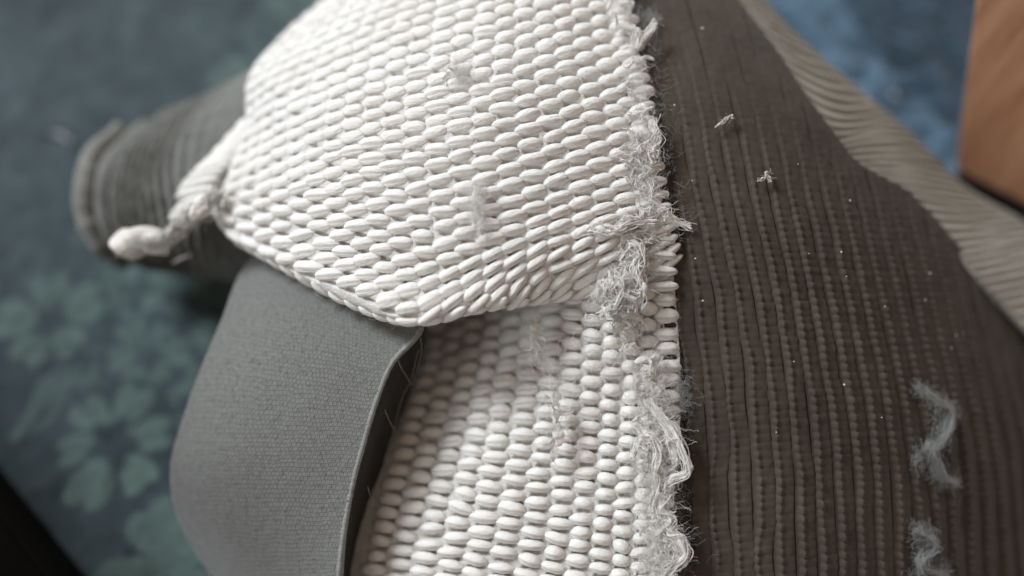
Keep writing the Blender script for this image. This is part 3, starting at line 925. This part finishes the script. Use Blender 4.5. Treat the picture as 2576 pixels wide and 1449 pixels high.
def wisps(name, spots, parent, mat):
    paths = []
    for (u, v, d, su, sv, cnt, px) in spots:
        for k in range(cnt):
            a = RNG.uniform(0, 6.28); uu, vv = u + RNG.normal()*su, v + RNG.normal()*sv
            pts = []; dd = d + RNG.normal()*0.03
            for m in range(5):
                pts.append(W(uu, vv, dd)); uu += math.cos(a)*px/4; vv += math.sin(a)*px/4; a += RNG.normal()*0.75; dd += RNG.normal()*0.03
            paths += woolly(smooth_path(pts, 16), RNG.uniform(0.00018, 0.00045), 9, 0.00007)
    V, Fq, uv = tubes(paths, 3)
    return link(name, mesh_np(name, V, Fq, True, uv), mat, parent, 'stuff')
def fuzz_cloud(name, spots, parent, mat, rad=0.00003, kind='stuff', curl=2.2):
    """spots: (u, v, d, spread_px_u, spread_px_v, count, length)"""
    paths = []
    for (u, v, d, su, sv, cnt, L) in spots:
        for k in range(cnt):
            uu, vv = u + RNG.normal()*su, v + RNG.normal()*sv
            p = W(uu, vv, d + RNG.normal()*0.04)
            nrm = cam_p - p; nrm /= np.linalg.norm(nrm)
            paths.append((fibre(p, L*RNG.uniform(0.4, 1.4), 9, curl, flat=nrm), rad*RNG.uniform(0.6, 1.3)))
    V, Fq, uv = tubes(paths, 3)
    return link(name, mesh_np(name, V, Fq, True, uv), mat, parent, kind)
sp = []
edge = [(1562,20,18.3),(1580,90,18.1),(1600,150,17.95),(1610,230,17.75),(1622,300,17.6),(1630,380,17.5),(1620,440,17.4),(1635,500,17.4),(1660,545,17.4),(1610,600,17.3),(1600,660,17.2),(1580,720,17.15),(1560,770,17.2),(1590,830,17.3),(1640,930,17.3),(1650,1000,17.25),(1650,1060,17.15),(1665,1120,17.1),(1650,1180,17.1),(1650,1240,17.1),(1655,1300,17.1),(1680,1370,17.05),(1650,1420,17.1)]
for (u, v, d) in edge:
    heavy = 1.0 if v < 330 else (2.2 if v < 800 else (1.2 if v < 980 else 3.2))
    sp.append((u - 12, v, d - 0.05, 17 if v < 980 else 24, 26, int(60*heavy), 0.0034))
# matted lines on the white panels
for (u, v, d) in [(1340,800,17.75),(1345,850,17.6),(1360,890,17.55),(1385,930,17.5),(1405,970,17.4),(1405,1020,17.35),(1400,1070,17.3),(1400,1110,17.3)]:
    sp.append((u, v, d - 0.06, 9, 16, 30, 0.003))
for (u, v, d) in [(1545,740,17.0),(1520,760,17.0),(1470,880,17.3),(1520,920,17.3),(1560,880,17.3),(1585,960,17.2),(1440,980,17.3)]:
    sp.append((u, v, d, 18, 18, 35, 0.0035))
for (u, v, d) in [(1150,180,17.55),(1165,195,17.5),(1200,530,16.8),(1205,490,16.8),(1205,570,16.8)]:
    sp.append((u, v, d - 0.12, 10, 12, 60, 0.004))
fuzz_cloud('frayed_fuzz', sp, BELT, M_fray)
wisps('frayed_wisps', [(u - 12, v, d - 0.06, 14, 24, 3 if v < 330 else 7, 46) for (u, v, d) in edge] + [(1545,740,16.95,16,22,16,50), (1520,770,17.0,16,14,8,40), (1602,400,17.4,14,20,10,44), (1605,560,17.15,24,10,8,46), (1400,1050,17.25,6,40,8,44), (1345,850,17.55,8,30,6,40), (1150,190,17.45,10,10,4,30), (1203,530,16.8,6,36,5,34)], BELT, M_fray)
fuzz_cloud('seam_fluff', [(u + 32, v + 10, d + 0.05, 22, 26, 70, 0.003) for (u, v, d) in edge], BELT, M_lint, rad=0.000014)
def lumps(name, spots, parent, mat, kind='stuff', rough=1.0):
    """matted tufts: (u, v, d, half width, half height in picture units, turn)"""
    Vs, Fs, off = [], [], 0
    nu, nv = 30, 18
    for (u, v, d, ru, rv, turn) in spots:
        th, ph = np.meshgrid(np.arange(nu)/nu*2*np.pi, np.linspace(0.05, np.pi - 0.05, nv))
        X = np.stack([np.cos(th)*np.sin(ph), np.sin(th)*np.sin(ph), np.cos(ph)], -1)
        r = np.ones(th.shape)
        for k in range(14):
            w = RNG.normal(size=3)*RNG.uniform(1.2, 5); a_ = 0.35/np.linalg.norm(w)**0.8
            r = r + 0.7*rough*a_*np.sin(X @ w + RNG.uniform(0, 6.28))
        X = X*np.clip(r, 0.3, 1.8)[..., None]
        c = W(u, v, d); sc = d*0.01/F
        fw = c - cam_p; fw /= np.linalg.norm(fw)
        rt = np.array([1.0, 0, 0]); rt -= fw*(rt @ fw); rt /= np.linalg.norm(rt)
        up = np.cross(rt, fw)
        ct, st = math.cos(turn), math.sin(turn)
        r1, u1 = rt*ct + up*st, up*ct - rt*st
        Vs.append((c + X[..., 0:1]*r1*ru*sc + X[..., 1:2]*u1*rv*sc + X[..., 2:3]*fw*min(ru, rv)*0.6*sc).reshape(-1, 3))
        i, j = np.meshgrid(np.arange(nv - 1), np.arange(nu), indexing='ij')
        a_ = i*nu + j; b_ = i*nu + (j + 1) % nu
        Fs.append(np.stack([a_, b_, b_ + nu, a_ + nu], -1).reshape(-1, 4) + off); off += nu*nv
    return link(name, mesh_np(name, np.concatenate(Vs), np.concatenate(Fs), True), mat, parent, kind)
def tuft_wool():
    q = smooth_path([W(*c) for c in [(552,486,18.85),(520,514,18.85),(484,540,18.95),(452,566,19.1),(425,594,19.2),(392,610,19.3),(345,612,19.35),(312,622,19.45)]], 50)
    return q
TUFT = lumps('yarn_tuft', [(348,607,19.55,55,34,0.1), (322,618,19.65,34,28,0.0), (392,612,19.45,40,27,-0.1), (424,596,19.35,34,19,0.5), (450,568,19.20,36,18,0.85), (480,544,19.05,36,19,0.75), (512,520,18.85,36,20,0.65), (536,500,19.1,26,18,0.7)], BELT, M_tuft, None, 0.8)
V, Fq, uv = tubes(woolly(tuft_wool(), 0.0013, 60, 0.00008), 3)
link('tuft_fibres', mesh_np('tuft_fibres', V, Fq, True, uv), M_tuft, TUFT, 'stuff')
ts_ = []
for (u, v, d, su, sv, c) in [(340,607,19.45,30,18,150), (395,608,19.35,22,14,80), (440,580,19.2,18,16,80), (490,538,18.95,22,18,90), (530,505,18.9,14,12,50)]:
    ts_.append((u, v, d, su, sv, c, 0.0034))
fuzz_cloud('tuft_fuzz', [(u, v, d, a, b, c//3, L) for (u, v, d, a, b, c, L) in ts_], TUFT, M_tuft, rad=0.00003)
LP = []
for (u, v, d) in edge:
    for k in range(1 if v < 330 else 2):
        LP.append((u - 14 + RNG.normal()*14, v + RNG.normal()*24, d - 0.01, RNG.uniform(8, 18), RNG.uniform(5, 8), RNG.normal()*0.7))
for (u, v, d, ru, rv, tn) in [(1540,745,17.1,26,20,0.6),(1602,400,17.5,16,24,-0.3),(1605,560,17.25,26,10,-0.3),(1150,180,17.5,18,14,0.2),(1168,205,17.5,14,10,0.4),(1205,495,16.85,16,22,0),(1200,560,16.85,18,18,0),(1345,840,17.65,14,30,0.1),(1400,1040,17.35,13,36,0),(1402,1100,17.3,18,22,0),(1600,345,17.6,22,14,0.2)]:
    LP.append((u, v, d, ru, rv, tn))
lumps('matted_fuzz', LP, BELT, M_fray)

def nap(net, s0, s1, t0, t1, count, owner_):
    ss = RNG.uniform(s0, s1, count); tt = RNG.uniform(t0, t1, count); paths = []
    for s_, t_ in zip(ss, tt):
        p, a, b, n = net.at(s_, t_)
        paths.append((fibre(p + n*0.0011, RNG.uniform(0.0012, 0.003), 8, 1.6, flat=n), 0.000014))
    V, Fq, uv = tubes(paths, 3)
    link('yarn_nap', mesh_np('yarn_nap', V, Fq, True, uv), M_fray, owner_, 'stuff')
nap(UP, 0, 21, 0, 28, 3200, PANEL_UP)
nap(LO, 0, 13, -0.5, 20, 1800, PANEL_LO)

# ------------------------------------------------------------------ lint lying on the belt
_S, _T = np.meshgrid(np.linspace(-1, 20, 260), np.linspace(-2, 78, 500))
OD_Q = DK.uv(_S, _T)
OD_P, _a, _b, OD_N = DK.frame(_S, _T)
def on_dark(u, v, lift=0.0011):
    # nearest point of the dark panel to a direction of view
    k = ((OD_Q - np.array([u, v]))**2).sum(-1).argmin()
    return OD_P.reshape(-1, 3)[k] + OD_N.reshape(-1, 3)[k]*lift, OD_N.reshape(-1, 3)[k]
def lint_scrap(pts_list, r, label, mat, cat='lint', name='lint_scrap', group='pale lint scraps on the dark knit'):
    paths = []
    for pts in pts_list:
        q = smooth_path([on_dark(u, v, 0.0014)[0] for u, v in pts], 18)
        for k in range(3):
            paths.append((q + np.stack([noise1(18, 4), noise1(18, 4), noise1(18, 4)], 1)*r*0.6, r*0.6*np.clip(1 + 0.3*noise1(18, 3), 0.4, 1.7)))
        for k in range(3): paths.append((fibre(q[RNG.integers(18)], 0.0016, 6, 0.8), 0.00003))
    V, Fq, uv = tubes(paths, 5)
    o = link(name, mesh_np(name, V, Fq, True, uv), mat)
    return tag(o, label, cat, group)
M_scrap = plain('pale_lint', (0.42, 0.39, 0.35), (0.60, 0.57, 0.53), 500)
lint_scrap([[(1795,327),(1815,313),(1832,297)], [(1815,313),(1828,302),(1836,306)]], 0.00028, 'thin pale lint scrap lying slanted near the top of the dark brown knit', M_scrap)
lint_scrap([[(1903,458),(1918,455),(1922,440)], [(1922,440),(1928,452),(1930,466)]], 0.00028, 'forked pale lint scrap on the dark brown knit beside the cream band', M_scrap)
def fluff(spots, label, dens=1.0, line=None):
    paths = []
    if line: paths += woolly(smooth_path([on_dark(u, v, 0.0014)[0] for u, v in line], 40), 0.0009, 70, 0.000028)
    for (u, v, su, sv, c) in spots:
        for k in range(int(c*dens*5)):
            p, n = on_dark(u + RNG.normal()*su, v + RNG.normal()*sv, 0.0012)
            paths.append((fibre(p, 0.0026*RNG.uniform(0.4, 1.3), 8, 2.4, flat=n), 0.000015*RNG.uniform(0.7, 1.4)))
    V, Fq, uv = tubes(paths, 3)
    return tag(link('lint_fluff', mesh_np('lint_fluff', V, Fq, True, uv), M_lint), label, 'lint', 'grey lint fluff on the dark knit')
fluff([(1620,75,12,18,70), (1638,62,10,10,30)], 'grey wisp of fluff at the top of the frayed white seam')
fluff([(2310,985,10,8,30), (2340,1010,12,14,50), (2370,1035,14,16,70), (2355,1090,12,20,80), (2320,1140,16,16,70), (2345,1190,12,14,50), (2385,1210,10,10,30), (2300,1150,6,14,40)], 'long ragged grey lint smear between dark ribs at the right', 0.5, [(2290,972),(2330,1005),(2372,1030),(2368,1075),(2352,1110),(2325,1128),(2345,1175),(2362,1205),(2392,1212)])
fluff([(2300,1335,10,14,50), (2325,1350,14,14,60), (2310,1390,12,16,60), (2350,1420,14,12,50), (2300,1440,12,14,50)], 'grey lint patch below the long smear on the dark ribs', 0.5, [(2285,1325),(2325,1345),(2335,1375),(2300,1400),(2320,1430),(2370,1440)])
fluff([(1710,980,10,20,50), (1715,1010,8,16,40)], 'grey fluff beside the frayed white edge on the dark ribs')
# tiny specks of dust on the dark knit
Vs, Fs, off = [], [], 0
for (u, v, r) in [(1640,213,5), (1762,85,7), (1750,650,5), (1772,755,5), (2103,637,5), (2118,695,3), (2115,967,5), (2214,772,3.5), (2313,755,4), (2325,690,4), (2575,806,4), (2482,755,3), (2125,510,4), (1695,272,5), (2245,240,0), (2390,845,3), (2408,840,3), (2379,877,3), (1950,1085,3), (1990,910,3), (2027,640,3), (1740,460,4), (2000,420,3), (2205,1050,3)]:
    if r == 0: continue
    p, n = on_dark(u, v, 0.0013)
    d = RNG.normal(size=3); d /= np.linalg.norm(d)
    R = r*0.00006
    oc = np.array([(1,0,0),(-1,0,0),(0,1,0),(0,-1,0),(0,0,1),(0,0,-1)])*R*RNG.uniform(0.7, 1.3, (6, 1))
    Vs.append(p + oc); f = np.array([(0,2,4),(2,1,4),(1,3,4),(3,0,4),(2,0,5),(1,2,5),(3,1,5),(0,3,5)]) + off
    Fs.append(f); off += 6
o = link('dust_specks', mesh_np('dust_specks', np.concatenate(Vs), np.concatenate(Fs), True), M_scrap, None, 'stuff')
o['label'] = 'tiny white dust specks scattered over the dark brown knit'
# stray fibres
def stray(pts, r, label, mat):
    q = smooth_path(pts, 24)
    V, Fq, uv = tubes([(q, r*np.clip(np.sin(np.linspace(0.1, 3.04, 24)), 0.3, 1))], 5)
    tag(link('stray_fibre', mesh_np('stray_fibre', V, Fq, True, uv), mat), label, 'fibre', 'stray fibres')
stray([ground(125, 333, 0.002), ground(150, 337, 0.003), ground(172, 352, 0.003), ground(188, 362, 0.0015)], 0.00055, 'pale stray fibre on the dark carpet left of the rolled end', M_lint)
stray([W(432, 662, 20.6), W(455, 650, 20.4), W(482, 640, 20.3)], 0.00016, 'shiny white stray fibre beside the yarn tuft', M_fray)
stray([W(2188, 240, 21.0), W(2184, 265, 20.9), W(2186, 290, 21.2)], 0.00013, 'thin white stray fibre standing on the cream band edge', M_fray)
c = ground(2248, 240, 0.001)
Vb, Fb, ub_ = tubes([(fibre(c, 0.0014, 10, 2.0), 0.00022) for _ in range(6)], 5)
tag(link('lint_ball', mesh_np('lint_ball', Vb, Fb, True, ub_), M_fray), 'tiny white lint ball on the blue carpet beside the cream band', 'lint')
